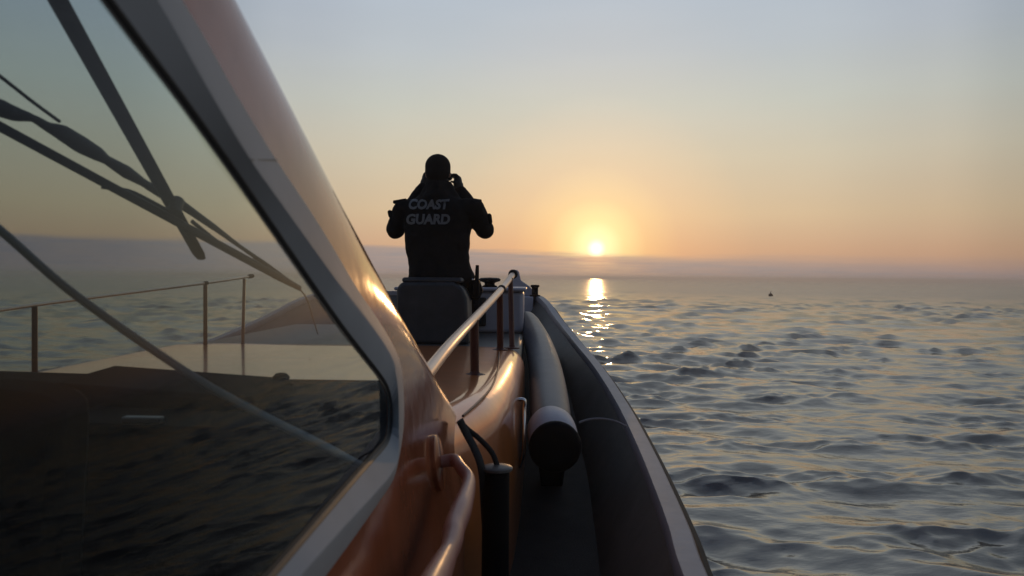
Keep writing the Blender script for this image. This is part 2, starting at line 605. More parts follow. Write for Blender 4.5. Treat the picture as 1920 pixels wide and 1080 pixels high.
# side deck
mb = MB()
rings = []
for y in np.linspace(-4, 8.98, 60):
    x, z = interp(GUN, y)
    dz = interp(DECKZ, y)[0]
    rings.append([(x - .09, y, dz), (2 * CX - x + .09, y, dz)])
mb.rings(rings, closed=False)
mb.build('side_deck', M['deck'], boat)
# welded seam batten across the bulwark near the fender
pts = [at(1086, 792, 3.50), at(1105, 786, 3.5), at(1130, 785, 3.48), at(1155, 790, 3.44), at(1176, 800, 3.40)]
mb = MB()
mb.tube(spline(pts, 5), .0045, 8)
mb.build('lashing_cord', M['rope'], boat)

# ---- coachroof (raised orange deck ahead of the cabin)
TW = [(2.1, -.24), (2.3, -.205), (2.5, -.155), (2.7, -.11), (3.0, -.08), (3.5, -.06), (4.6, -.045)]
ZT = -.405


def roof_section(y, drop=0.0, inset=0.0):
    xw = interp(TW, y)[0] - inset
    zt = ZT - drop
    half = []
    for k in range(9):
        a = math.pi / 2 * k / 8
        half.append((xw - .13 + .13 * math.cos(a) ** .85, y, zt - .125 + .125 * math.sin(a)))
    half = [(xw + .012, y, -1.12), (xw + .006, y, -.8)] + half + [(xw - .35, y, zt + .006)]
    return half + [(2 * CX - p[0], p[1], p[2]) for p in reversed(half)]


mb = MB()
ys = list(np.linspace(2.1, 4.5, 26))
rings = [roof_section(y) for y in ys]
for a in (20, 40, 60, 80, 90):
    aa = math.radians(a)
    rings.append(roof_section(4.5 + .1 * math.sin(aa), .09 * (1 - math.cos(aa)), .05 * (1 - math.cos(aa))))
mb.rings(rings, closed=True, caps=True)
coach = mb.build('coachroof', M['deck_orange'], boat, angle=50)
# foredeck platform
mb = MB()
mb.box(2 * CX + .07, -.07, 4.4, 6.95, -1.0, -.435)
mb.build('foredeck', M['bulwark'], boat, bevel=.03)

# ---- cabin
W0, TL = .295, .15                    # side wall: X + TL*Z = -W0
A2, C2 = .50, .822                  # windscreen plane: Z + A2*Y = C2
n1 = Vector((1, 0, TL)).normalized()
n2 = Vector((0, A2, 1)).normalized()
RF = .10


def wall_pt(px, py, off=0.0):
    d = ray(px, py)
    return d * ((-W0 + off * math.sqrt(1 + TL * TL)) / (d.x + TL * d.z))


def front_pt(px, py, off=0.0):
    d = ray(px, py)
    return d * ((C2 + off * math.sqrt(1 + A2 * A2)) / (d.z + A2 * d.y))


def solve3(c1, c2, z):               # point on both offset planes at height z
    y = (c2 - z) / A2
    return Vector((-c1 - TL * z, y, z))


s1, s2 = math.sqrt(1 + TL * TL), math.sqrt(1 + A2 * A2)
k = RF / (1 + n1.dot(n2)) * 1.0
# tangent lines of the fillet on each plane: corner line minus t along each plane
phi = math.acos(n1.dot(n2))
tl = RF * math.tan(phi / 2)
edge = (solve3(W0, C2, 0) - solve3(W0, C2, 1)).normalized()
in_wall = Vector((0, -1, 0))          # level, backwards along the wall
in_front = Vector((-1, 0, 0))         # level, towards port along the windscreen


def corner(z): return solve3(W0, C2, z)


def fillet(z, nseg=18):          # long soft turn on the wall side, short one on the screen side
    c = corner(z)
    L_ = float(np.interp(z, [-1, -.45, -.25, -.05, .1, .3, .45, .7], [.10, .12, .22, .36, .34, .25, .20, .10]))
    a, b_ = c + in_wall * L_, c + in_front * .05
    return [a * (1 - t) ** 2 + c * 2 * t * (1 - t) + b_ * t * t for t in (q / nseg for q in range(nseg + 1))]


ZK, ZTOP = -.66, .70
# pixel contours of the window frame, top edge clockwise to bottom
seal_px = [(70, -200), (140, -100), (212, 0), (275, 86), (345, 180), (430, 300), (500, 402), (560, 490), (639, 604), (685, 664), (716, 704), (729, 728), (735, 758), (735, 800), (727, 832), (706, 858), (671, 898), (600, 982), (520, 1076), (440, 1170), (300, 1340)]
ridge_px = [(165, -200), (230, -100), (295, 0), (347, 90), (398, 180), (470, 300), (530, 385), (585, 462), (650, 552), (696, 612), (729, 662), (741, 695), (747, 740), (748, 805), (747, 855), (734, 888), (700, 928), (640, 993), (565, 1078), (490, 1165), (350, 1330)]
outer_px = [(215, -200), (280, -100), (342, 0), (394, 88), (445, 180), (518, 300), (575, 385), (622, 460), (672, 545), (712, 604), (741, 655), (753, 692), (757, 735), (757, 800), (748, 860), (737, 900), (714, 936), (668, 1002), (612, 1078), (545, 1168), (420, 1330)]


def to_wall(pxs, off):
    return [wall_pt(x, y, off) for x, y in pxs]


def close_frame(pts, grow):          # carry the traced edge round the unseen aft end of the window
    top, bot = pts[0], pts[-1]
    ya, zt, zb = -.75 - grow, .56 + grow, bot.z
    nx = n1 * 0
    def P(y, z, ref): return Vector((ref.x - TL * (z - ref.z), y, z))
    # continue the raked front edge up to zt
    d = (pts[0] - pts[2]).normalized()
    t = (zt - top.z) / d.z
    up = top + d * t
    seg = [P(bot.y - .25, zb, bot), P(ya + .12, zb, bot), P(ya + .03, zb + .04, bot), P(ya, zb + .14, bot), P(ya, zt - .14, bot), P(ya + .03, zt - .04, bot), P(ya + .12, zt, bot), P(up.y - .12, zt, bot), P(up.y - .03, zt - .015, bot)]
    return spline(pts, 3)[:-1] + [bot] + seg


seal = close_frame(to_wall(seal_px, .004), 0)
ridge = close_frame(to_wall(ridge_px, .018), .03)
outer = close_frame(to_wall(outer_px, .002), .055)
inner = [p for p in seal]


def YZ(p): return Vector((p.y, p.z, 0))


def on_wall(y, z, off=0.0):
    return Vector((-W0 - TL * z, y, z)) + n1 * off


# starboard wall with the window opening, and its mirror on the port side
def edge_y(z): return fillet(z)[0].y


outline = [(-1.2, ZK)] + [(edge_y(z), z) for z in np.linspace(ZK, ZTOP, 24)] + [(-1.2, ZTOP)]
_sc = sum(seal, Vector()) / len(seal)
hole = [((p + (p - _sc).normalized() * .004).y, (p + (p - _sc).normalized() * .004).z) for p in seal]


def wall_mesh(mirror):
    def mp(v): return Vector((2 * CX - v.x, v.y, v.z)) if mirror else v
    poly = [[Vector((a, b, 0)) for a, b in outline], [Vector((a, b, 0)) for a, b in hole]]
    tris = tessellate_polygon(poly)
    flat = [p for q in poly for p in q]
    m_ = MB()
    m_.add([mp(on_wall(p.x, p.y)) for p in flat], [tuple(t) for t in tris], 0)
    m_.add([mp(on_wall(p.x, p.y, -.007)) for p in flat], [tuple(reversed(t)) for t in tris], 1)
    nh, no = len(hole), len(outline)
    v = [mp(on_wall(a, b)) for a, b in hole] + [mp(on_wall(a, b, -.007)) for a, b in hole]
    m_.add(v, [(i, (i + 1) % nh, nh + (i + 1) % nh, nh + i) for i in range(nh)], 0)
    # lower, vertical part down to the deck
    x0 = -W0 - TL * ZK
    yk = edge_y(ZK)
    m_.add([mp(Vector(q)) for q in [(x0, -1.2, ZK), (x0, yk, ZK), (x0, yk, -1.12), (x0, -1.2, -1.12)]], [(0, 1, 2, 3)], 0)
    m_.add([mp(Vector(q)) for q in [(x0 - .03, -1.2, ZK), (x0 - .03, yk, ZK), (x0 - .03, yk, -1.12), (x0 - .03, -1.2, -1.12)]], [(3, 2, 1, 0)], 1)
    return m_


for mir in (False, True):
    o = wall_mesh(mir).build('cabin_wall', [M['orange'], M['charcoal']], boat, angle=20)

# rounded corner posts and the screen surround
for mir in (False, True):
    mp = (lambda v: Vector((2 * CX - v.x, v.y, v.z))) if mir else (lambda v: v)
    m_ = MB()
    zs = list(np.linspace(ZTOP, ZK, 24))
    rings = [[mp(p) for p in fillet(z)] for z in zs]
    rings.append([mp(Vector((p.x, p.y, -1.12))) for p in fillet(ZK)])
    m_.rings(rings, closed=False)
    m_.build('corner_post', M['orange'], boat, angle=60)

front_corner = [fillet(z)[-1] for z in (ZTOP, ZK)]


def on_front(x, z, off=0.0):
    return Vector((x, (C2 - z) / A2, z)) + n2 * off


xt, xb = front_corner[0].x, front_corner[1].x
outl = [(xb, ZK), (xt, ZTOP), (2 * CX - xt, ZTOP), (2 * CX - xb, ZK)]
ins = .055
gx = lambda z: xb + (xt - xb) * (z - ZK) / (ZTOP - ZK) - ins
zg0, zg1 = -.30, .60
r_ = .06
gl_out = [(gx(zg0) - r_, zg0), (gx(zg0) - .012, zg0 + .02), (gx(zg0 + r_), zg0 + r_), (gx(zg1 - r_), zg1 - r_), (gx(zg1) - .015, zg1 - .018), (gx(zg1) - r_, zg1)]
gl_out = gl_out + [(2 * CX - a, b) for a, b in reversed(gl_out)]
poly = [[Vector((a, b, 0)) for a, b in outl], [Vector((a, b, 0)) for a, b in gl_out]]
tris = tessellate_polygon(poly)
flat = [p for q in poly for p in q]
m_ = MB()
m_.add([on_front(p.x, p.y) for p in flat], [tuple(t) for t in tris], 0)
m_.add([on_front(p.x, p.y, -.03) for p in flat], [tuple(reversed(t)) for t in tris], 1)
nh = len(gl_out)
m_.add([on_front(a, b) for a, b in gl_out] + [on_front(a, b, -.03) for a, b in gl_out], [(i, (i + 1) % nh, nh + (i + 1) % nh, nh + i) for i in range(nh)], 1)
yk = (C2 - ZK) / A2
m_.add([(xb, yk, ZK), (2 * CX - xb, yk, ZK), (2 * CX - xb, yk, -1.12), (xb, yk, -1.12)], [(0, 1, 2, 3)], 0)
m_.build('windscreen_surround', [M['orange'], M['charcoal']], boat, angle=20)
m_ = MB()
m_.prism([on_front(a, b, -.012) for a, b in gl_out], n2 * -.006)
m_.build('windscreen', M['front_glass'], boat, smooth=False)

# side window frames: seal lip, inner facet, outer facet
for mir in (False, True):
    mp = (lambda v: Vector((2 * CX - v.x, v.y, v.z))) if mir else (lambda v: v)
    n = len(seal)
    fr = MB()
    s_in = [mp(p) for p in seal]
    s_lo = [mp(p - n1 * .008) for p in seal]
    rg = [mp(p) for p in ridge]
    rg_o = [mp(ridge[i] * .88 + outer[i] * .12 + n1 * .0015) for i in range(n)]
    ot = [mp(p) for p in outer]
    ot_b = [mp(p - n1 * .015) for p in outer]
    loops = [s_lo, s_in, rg, rg_o, ot, ot_b]
    v = [p for l in loops for p in l]
    fcs = []
    for a in range(len(loops) - 1):
        for i in range(n):
            j = (i + 1) % n
            fcs.append((a * n + i, a * n + j, (a + 1) * n + j, (a + 1) * n + i))
    fr.add(v, fcs)
    fo = fr.build('window_frame', M['frame'], boat, angle=24)
    # joint plate where two lengths of frame meet
    if not mir:
        idx = min(range(n), key=lambda i: (outer[i] - wall_pt(512, 292, 0)).length)
        jv = []
        for w_ in (-.0012, .0012):
            t = (outer[idx + 1] - outer[idx - 1]).normalized()
            jv.append([ridge[idx] + t * w_ + n1 * .0006, outer[idx] + t * w_ + n1 * .0016])
        jm = MB()
        a0, a1, b0, b1 = jv[0][0], jv[0][1], jv[1][0], jv[1][1]
        jm.prism([a0, a1, b1, b0], n1 * .0006)
        jm.build('frame_joint', M['rubber'], fo, smooth=False)
    # black gasket
    gk = MB()
    cen = sum(seal, Vector()) / n
    g1 = [mp(p + n1 * .001) for p in seal]

    def shrink(d, off):
        out = []
        for i in range(n):
            t = (seal[(i + 1) % n] - seal[i - 1]).normalized()
            nn = n1.cross(t)
            if nn.dot(cen - seal[i]) < 0: nn = -nn
            out.append(mp(seal[i] + nn * d + n1 * off))
        return out
    loops = [g1, shrink(.004, -.0005), shrink(.006, -.0035)]
    v = [p for l in loops for p in l]
    gk.add(v, [(a * n + i, a * n + (i + 1) % n, (a + 1) * n + (i + 1) % n, (a + 1) * n + i) for a in range(2) for i in range(n)])
    gk.build('gasket', M['rubber'], fo)
    gp = MB()
    loops = [shrink(.004, -.0028), shrink(.011, -.0028)]
    v = [p for l in loops for p in l]
    gp.add(v, [(i, (i + 1) % n, n + (i + 1) % n, n + i) for i in range(n)])
    gp.build('glazing_strip', M['frit'], fo)
    pane = MB()
    pl = shrink(.002, -.0034)
    pane.add(pl, [tuple(range(n))])
    po = pane.build('pane', M['side_glass'], fo, smooth=False)

# roof, aft bulkhead, inside floor
m_ = MB()
xr = -W0 - TL * ZTOP
yr = (C2 - ZTOP) / A2
m_.box(2 * CX - xr - .02, xr + .02, -1.35, yr + .02, ZTOP, ZTOP + .06)
m_.build('cabin_roof', [M['orange']], boat, bevel=.025)
m_ = MB()
m_.box(2 * CX - xr, xr, -1.1, yr - .05, ZTOP - .014, ZTOP - .004)
m_.build('ceiling_lining', M['charcoal'], boat)
x0 = -W0 - TL * ZK
m_ = MB()
for xa, xb_ in ((x0 - .01, -.85), (-1.5, 2 * CX - x0 + .01)):
    s = 1 if xa > xb_ else -1
    m_.prism([(xb_ if s > 0 else xa, -1.2, -1.1), (xa if s > 0 else xb_, -1.2, -1.1), (xa if s > 0 else xb_, -1.2, ZK), ((xr if s > 0 else xb_), -1.2, ZTOP), (xb_ if s > 0 else 2 * CX - xr, -1.2, ZTOP), (xb_ if s > 0 else xa, -1.2, ZK)], (0, .03, 0))
m_.build('aft_bulkhead', M['charcoal'], boat, smooth=False)
m_ = MB()
m_.box(-1.495, -.855, -1.19, -1.16, -1.09, ZTOP - .01)
dr_ = m_.build('cabin_door', M['charcoal'], boat, bevel=.005)
m_ = MB()
m_.tube([(-.93, -1.2, -.3), (-.93, -1.26, -.3), (-.93, -1.26, -.18), (-.93, -1.2, -.18)], .008)
m_.build('door_handle', M['chrome'], dr_)

# dashboard and helm
m_ = MB()
dz_l, dz_r = -.258, -.288
ydl = (C2 - dz_l) / A2 - .05
v = [(-.29, 1.42, dz_r), (-1.9, 1.42, dz_l), (-1.9, ydl, dz_l), (-.31, ydl, dz_r), (-.24, 1.55, -1.1), (-1.95, 1.55, -1.1), (-1.95, ydl, -1.1), (-.24, ydl, -1.1)]
m_.add(v, [(0, 1, 2, 3), (4, 7, 6, 5), (0, 4, 5, 1), (1, 5, 6, 2), (2, 6, 7, 3), (3, 7, 4, 0)])
dash = m_.build('dashboard', M['dash'], boat, bevel=.02)
m_ = MB()
p0, p1 = at(212, 684, 1.86), at(545, 708, 1.86)
m_.prism([(p0.x, 1.86, p0.z), (p1.x, 1.86, p1.z), (p1.x + .03, 1.86, -.31), (p0.x - .012, 1.86, -.29)], (0, -.25, -.01))
m_.build('instrument_pod', M['dash'], dash, bevel=.01)
m_ = MB()
q = at(527, 722, 1.85)
m_.lathe(q, (0, 0, 1), [(-.01, .028), (.004, .028), (.008, .018), (.02, .02), (.028, .012), (.03, 0)])
m_.build('compass', M['dash'], dash)
m_ = MB()
q = at(268, 787, 1.415)
m_.box(q.x - .036, q.x + .036, 1.405, 1.425, q.z - .006, q.z + .006)
m_.build('switch_panel', M['gauge'], dash, bevel=.003)
for i in range(3):
    m_ = MB()
    m_.lathe((-1.35 + .17 * i, 1.45, -.42), (0, -1, .1), [(0, .055), (.012, .055), (.014, .047), (.010, .0)])
    m_.build('gauge', M['gauge'], dash)
# steering wheel
m_ = MB()
wc = Vector((-1.45, 1.28, -.42))
ax = Vector((0, -.9, .45)).normalized()
u = Vector((1, 0, 0))
w = ax.cross(u)
m_.tube([wc + (u * math.cos(a) + w * math.sin(a)) * .19 for a in np.linspace(0, 2 * math.pi, 33)], .014, 8)
for a in (math.pi / 2, math.pi * 7 / 6, math.pi * 11 / 6):
    m_.tube([wc, wc + (u * math.cos(a) + w * math.sin(a)) * .19], .010, 8)
m_.tube([wc, wc - ax * .14], .022, 10)
m_.build('steering_wheel', M['rubber'], boat)
# helm seat (its pale rounded back shows low in the window)
m_ = MB()
sx1 = at(172, 770, 1.18)
sx0 = sx1.x - .46
prof = []
for a in np.linspace(0, math.pi, 15):
    prof.append((sx0 + .23 + .23 * math.copysign(abs(math.cos(a)) ** .45, math.cos(a)), 1.1, -.225 + .055 * math.sin(a) ** .6))
prof = prof + [(sx0 + .02, 1.1, -.62), (sx0 + .44, 1.1, -.62)]
m_.prism(prof, (0, .09, .012))
seat = m_.build('helm_seat', M['charcoal'], boat, bevel=.02)
m_ = MB()
m_.box(sx0 + .02, sx0 + .44, .72, 1.12, -.68, -.58)
m_.build('cushion', M['charcoal'], seat, bevel=.03)
m_ = MB()
m_.tube([(sx0 + .23, .92, -1.1), (sx0 + .23, .92, -.66)], .04)
m_.build('pedestal', M['dark_steel'], seat)
# cable sagging across the inside of the window
pts = [Vector((-1.30, -.2, .68)), at(-900, -150, .65), at(-420, 150, .8), at(-200, 290, .95), at(-20, 415, 1.05), at(140, 552, 1.10), at(350, 698, 1.15), at(480, 772, 1.17), at(600, 832, 1.18), at(690, 880, 1.25)]
m_ = MB()
m_.tube(spline(pts, 8), .0062, 10)
m_.build('sagging_cable', M['frame'], boat)

# ---- windscreen wiper
arm = MB()
a0, a1 = front_pt(70, -70, .05), front_pt(377, 484, .045)
arm.tube([a0, a0.lerp(a1, .5), a0.lerp(a1, .97), a1], [.0145, .014, .0135, .010], 12, flat=.45, side=in_front)
wp = arm.build('wiper_arm', M['rubber'], boat)
bl = MB()
b0, b1 = front_pt(-60, 205, .03), front_pt(563, 541, .03)
bl.tube([b0.lerp(b1, t) for t in np.linspace(0, 1, 12)], [.0085] * 11 + [.006], 10, flat=.6)
bl.build('wiper_blade', M['rubber'], wp)


def wseg(pts, rad, name, fl=.85):
    q = MB()
    P = [front_pt(x, y, .055) for x, y in pts]
    q.tube(spline(P, 4), [.72 * float(np.interp(i, np.linspace(0, len(P) * 4 - 4, len(rad)), rad)) for i in range(len(P) * 4 - 3)], 10, flat=fl)
    return q.build(name, M['rubber'], wp)


wseg([(-60, 172), (0, 202), (30, 214), (62, 222), (90, 238), (118, 250), (150, 270), (182, 288), (200, 300), (236, 322), (268, 342), (300, 362), (350, 392), (400, 428)], [.010, .020, .017, .009, .012, .020, .022, .018, .012, .017, .011, .012, .010, .006], 'bridge')
wseg([(330, 372), (400, 425), (450, 462), (505, 500), (556, 536)], [.008, .009, .006, .007, .004], 'bridge')
wseg([(190, 352), (240, 358), (290, 382), (320, 400)], [.003, .006, .006, .008], 'yoke')
wseg([(360, 415), (410, 455), (450, 480)], [.006, .006, .003], 'yoke')
wseg([(470, 475), (500, 505), (530, 520)], [.005, .007, .003], 'yoke')
wseg([(-60, 100), (0, 143), (60, 190), (112, 228)], [.004] * 4, 'washer_hose', 1)
wseg([(560, 540), (575, 560), (586, 595), (596, 626)], [.0025] * 4, 'washer_hose', 1)
q = MB()
pc = front_pt(330, 385, .04)
q.lathe(pc, n2, [(-.015, .013), (.012, .013), (.016, .009), (.018, 0)])
q.build('wiper_pivot', M['rubber'], wp)

# ---- cabin grab rail on the orange wall
m_ = MB()
fc = wall_pt(816, 868)
m_.lathe(fc, n1, [(-.002, .066), (.010, .066), (.014, .060), (.016, 0)], 32)
gr = m_.build('grab_rail_flange', M['orange'], boat)
xr_ = -.137
path = [fc + n1 * .004, fc + n1 * .045, at(864, 878, 1.80), at(879, 902, 1.75), at(869, 945, 1.62), at(852, 990, 1.50), at(846, 1022, 1.42), at(822, 1078, 1.28), at(760, 1210, 1.0), at(640, 1500, .7)]
m_ = MB()
pr = spline(path, 6)
m_.tube(pr, [float(np.interp(i, [0, 6, 14, 20, 26, 33, 38, 44, 60], [.014, .016, .017, .021, .028, .027, .022, .032, .032])) for i in range(len(pr))], 18, flat=.75)
m_.build('grab_rail', M['rail_paint'], boat, angle=60)

# ---- rails on the coachroof
def rail_set(port):
    rail = MB()
    if not port:
        pts = [at(792, 712, 2.0), at(838, 654, 2.45), at(887, 600, 3.25), at(940, 543, 4.35), at(962, 514, 4.78)]
        posts = [((890, 703, 3.25), (889, 600, 3.25), .0185), ((938, 656, 4.36), (937, 548, 4.3), .018), ((960, 652, 4.5), (957, 522, 4.66), .015)]
    else:
        pts = [at(-330, 640, 2.1), at(-100, 600, 2.8), at(65, 572, 3.25), at(385, 531, 4.4), at(470, 518, 4.9)]
        posts = [((65, 704, 3.25), (65, 575, 3.25), .0185), ((385, 655, 4.4), (385, 533, 4.4), .018), ((455, 648, 4.5), (458, 524, 4.8), .015)]
    rail.tube(spline(pts, 8), [.0075 if port else .0185] * 33, 16)
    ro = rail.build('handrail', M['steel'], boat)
    for b_, t_, r in posts:
        pm = MB()
        pa, pb = at(*b_), at(*t_)
        if port: r *= .62
        pm.tube([pa, pa.lerp(pb, .5), pb], r, 12)
        pm.lathe((pa.x, pa.y, pa.z - .004), (0, 0, 1), [(0, .045), (.006, .045), (.009, .036), (.012, r + .004), (.02, r)])
        pm.build('stanchion', M['dark_steel'], ro)
    cm = MB()
    c = pts[3]
    d = (pts[4] - pts[3]).normalized()
    ks = .5 if port else 1
    cm.lathe(c - d * .012, d, [(0, .022 * ks), (.003, .024 * ks), (.027, .024 * ks), (.03, .022 * ks)])
    cm.build('rail_clamp', M['black'], ro)
    km = MB()
    c = pts[4]
    km.lathe(c - d * .03, d, [(0, .019 * ks), (.008, .026 * ks), (.03, .029 * ks), (.055, .024 * ks), (.065, 0)])
    km.build('rail_end', M['black'], ro)


rail_set(False)
rail_set(True)
# chrome grab bar upright on the coachroof side
m_ = MB()
pts = [Vector((-.062, 3.5, -.545)), Vector((-.035, 3.5, -.55)), at(978, 770, 3.5) + Vector((.012, 0, 0)), at(983, 810, 3.48), at(981, 850, 3.48), at(975, 872, 3.5), Vector((-.06, 3.52, -.845))]
m_.tube(spline(pts, 6), .0085, 10)
m_.build('grab_bar', M['chrome'], boat)
# cable lying on the coachroof
m_ = MB()
pts = [at_z(936, 660, ZT + .008), at_z(934, 690, ZT + .008), at_z(922, 725, ZT + .008), at_z(896, 755, ZT + .008), at_z(868, 780, ZT + .008)]
m_.tube(spline(pts, 6), .004, 8)
m_.build('deck_cable', M['dark_steel'], boat)

# ---- deck cleat beside the long fender and drain slots
m_ = MB()
m_.tube([(.40, 2.35, -1.035), (.40, 2.42, -1.03), (.40, 2.55, -1.03), (.40, 2.62, -1.035)], [.008, .014, .014, .008], 10)
for y_ in (2.44, 2.53):
    m_.tube([(.40, y_, -1.1), (.40, y_, -1.03)], .012, 8)
m_.build('cleat', M['dull'], boat)
# ---- bow fittings
m_ = MB()
m_.box(-1.05, -.075, 6.05, 6.85, -.435, -.115)
lk = m_.build('bow_locker', M['white'], boat, bevel=.03)
m_ = MB()
m_.box(-1.07, -.055, 6.02, 6.87, -.113, -.085)
m_.build('locker_lid', M['white'], lk, bevel=.012)
m_ = MB()
m_.box(-.50, -.36, 6.02, 6.045, -.38, -.16)
m_.build('hatch', M['rubber'], lk, bevel=.01)
m_ = MB()
c = at(918, 540, 6.3)
m_.lathe((c.x, 6.3, -.085), (0, 0, 1), [(0, .06), (.01, .06), (.02, .04), (.035, .042), (.05, .085), (.066, .088), (.075, .07), (.078, 0)])
m_.build('windlass', M['black'], boat)
poly = [at(950, 556, 8.2), at(956, 530, 8.2), at(962, 510, 8.2), at(968, 505, 8.2), at(973, 509, 8.2), at(977, 526, 8.2), at(992, 536, 8.2), at(1001, 546, 8.2), at(1003, 556, 8.2)]
m_ = MB()
m_.prism(poly, (-.02, .35, 0))
m_.box(-.42, .0, 8.0, 8.5, -.56, -.20)
m_.build('bow_roller', M['white'], boat, bevel=.012)
m_ = MB()
c = at(1003, 552, 8.1)
m_.lathe((c.x, c.y, -.20), (0, 0, 1), [(0, .055), (.015, .055), (.02, .033), (.09, .033), (.1, .045), (.118, .045), (.122, 0)])
m_.build('mooring_bollard', M['black'], boat)

# ------------------------------------------------------------------ fenders
fe = thing('long_fender', at(1030, 900, 3.6), 'long grey tubular fender lying along the side deck with white collar and black end', 'fender')
e0, e1 = at(1041, 838, 3.42), at(986, 596, 6.9)
ax = (e1 - e0).normalized()
m_ = MB()
L = (e1 - e0).length
prof = [(.25, .094), (.27, .098), (.6, .103), (1.4, .104), (2.4, .100), (L - .3, .088), (L - .1, .075), (L - .02, .04), (L, 0)]
cv = []
N_ = 30
pts = [e0 + ax * float(t) + Vector((.05 * math.sin(math.pi * (t - .25) / (L - .25)), 0, 0)) for t in np.linspace(.2, L, N_)]
rad = [float(np.interp(t, [p[0] for p in prof], [p[1] for p in prof])) for t in np.linspace(.2, L, N_)]
m_.tube(pts, rad, 28)
m_.build('fender_body', M['grey_vinyl'], fe)
m_ = MB()
m_.lathe(e0, ax, [(.005, .100), (.02, .111), (.18, .114), (.25, .112), (.31, .098), (.34, .07)], 32)
m_.build('collar', M['white_vinyl'], fe, angle=60)
m_ = MB()
m_.lathe(e0, ax, [(.012, .114), (.0, .1155), (-.012, .112), (-.022, .100), (-.026, .06), (-.02, 0)], 32)
m_.build('end_cap', M['black'], fe, angle=60)
m_ = MB()
cz_ = (e0 + ax * .55).z - .10
m_.prism([(e0.x - .09, 3.92, cz_), (e0.x - .05, 3.92, -1.07), (e0.x + .05, 3.92, -1.07), (e0.x + .09, 3.92, cz_)], (0, .12, 0))
m_.build('cradle', M['black'], fe, bevel=.015)
m_ = MB()
m_.box(e1.x - .16, e1.x - .02, 6.4, 6.5, -.7, e1.z - .04)
m_.build('cradle', M['black'], fe, bevel=.015)

fh = thing('hanging_fender', at(928, 1160, 2.3), 'slim black cylinder fender hanging upright by a strap from the orange deck edge', 'fender')
ft = at(930, 882, 2.3)
m_ = MB()
m_.lathe((ft.x, ft.y, ft.z), (0, 0, -1), [(-.0, .030), (.003, .040), (.42, .040), (.46, .034), (.48, .02), (.485, 0)], 28)
m_.build('fender_body', M['black'], fh)
m_ = MB()
m_.lathe((ft.x + .003, ft.y, ft.z), (0, 0, 1), [(0, .030), (.002, .046), (.009, .046), (.012, .042), (.014, .03), (.018, 0)], 28)
m_.build('fender_flange', M['dull'], fh)
m_ = MB()
t0 = ft + Vector((0, 0, .01))
m_.tube(spline([t0 + Vector((.005, 0, 0)), at(922, 848, 2.3), at(898, 822, 2.3), at(878, 806, 2.3), at(862, 790, 2.28)], 6), .008, 8, flat=.45)
m_.tube(spline([at(862, 788, 2.28), at(874, 812, 2.29), at(890, 842, 2.28), at(903, 880, 2.27), at(908, 950, 2.30), at(914, 1060, 2.33), at(918, 1150, 2.33)], 6), .012, 8, flat=.4)
m_.build('strap', M['strap'], fh)

# ------------------------------------------------------------------ seat box under the look-out
bx = thing('deck_seat', (-.65, 5.1, -.435), 'dark grey rounded seat box on the foredeck under the seated officer', 'seat box')
m_ = MB()
BY = 5.0
corners = [(744, 648), (743, 540), (752, 529), (850, 529), (868, 540), (876, 560), (879, 648)]
v0 = [at(x, y, BY) for x, y in corners]
for v_ in (v0[0], v0[-1]): v_.z = -.434
rings = [[p for p in v0], [Vector((p.x, BY + .36, p.z)) for p in v0]]
m_.rings(rings)
m_.build('seat_shell', M['seat'], bx, bevel=.022, bseg=3)
m_ = MB()
zc = at(800, 529, BY).z
m_.box(v0[1].x + .03, v0[4].x - .01, BY + .02, BY + .38, zc - .005, zc + .03)
m_.build('cushion', M['seat'], bx, bevel=.02, bseg=3)


# ------------------------------------------------------------------ person
PY = 5.3


def capsule(mb_, p, q, r0, r1, seg=14):
    p, q = Vector(p), Vector(q)
    d = (q - p)
    L_ = d.length
    d.normalize()
    prof = []
    for k_ in range(5):
        a = math.pi / 2 * k_ / 4
        prof.append((-r0 * math.cos(a), r0 * math.sin(a)))
    for k_ in range(5):
        a = math.pi / 2 * k_ / 4
        prof.append((L_ + r1 * math.sin(a), r1 * math.cos(a)))
    mb_.lathe(p, d, prof, seg)


def ellipsoid(mb_, c, rx, ry, rz, rot=None, n=12):
    c = Vector(c)
    rot = rot or Matrix.Identity(3)
    rings = []
    for i in range(n + 1):
        a = math.pi * i / n
        rings.append([c + rot @ Vector((max(math.sin(a), .002) * rx * math.cos(b), max(math.sin(a), .002) * ry * math.sin(b), -rz * math.cos(a))) for b in (2 * math.pi * k_ / 18 for k_ in range(18))])
    mb_.rings(rings)


def fuse(mb_, name, mat, parent, voxel, smooth=6, disp=None):
    o = mb_.build(name, mat, parent)
    r = o.modifiers.new('fuse', 'REMESH')
    r.mode = 'VOXEL'
    r.voxel_size = voxel
    s_ = o.modifiers.new('soft', 'SMOOTH')
    s_.factor = .5
    s_.iterations = smooth
    bpy.context.view_layer.update()
    dg = bpy.context.evaluated_depsgraph_get()
    me = bpy.data.meshes.new_from_object(o.evaluated_get(dg))
    o.modifiers.clear()
    old = o.data
    o.data = me
    me.name = name
    bpy.data.meshes.remove(old)
    if not me.materials: me.materials.append(mat)
    if disp:
        me.update()
        cos = [v_.co.copy() for v_ in me.vertices]
        nrs = [v_.normal.copy() for v_ in me.vertices]
        for v_, c_, n_ in zip(me.vertices, cos, nrs): v_.co = c_ + n_ * disp(c_)
    for p_ in me.polygons: p_.use_smooth = True
    me.update()
    return o


def P(px, py, dY=0.0): return at(px, py, PY + dY)


person = thing('person', (-.645, 5.35, -.435), 'person in black jacket and cap seated at the bow, back turned, looking through binoculars', 'person')
tyaw = math.radians(-14)
hips = P(826, 512)
ch = P(822, 420)
Sl, Sr = P(757, 392, .02), P(889, 391, -.04)
El, Er = P(742, 430, .12), P(908, 430, .10)
Hl, Hr = P(797, 350, .24), P(860, 356, .18)
head = P(821, 320, .03)


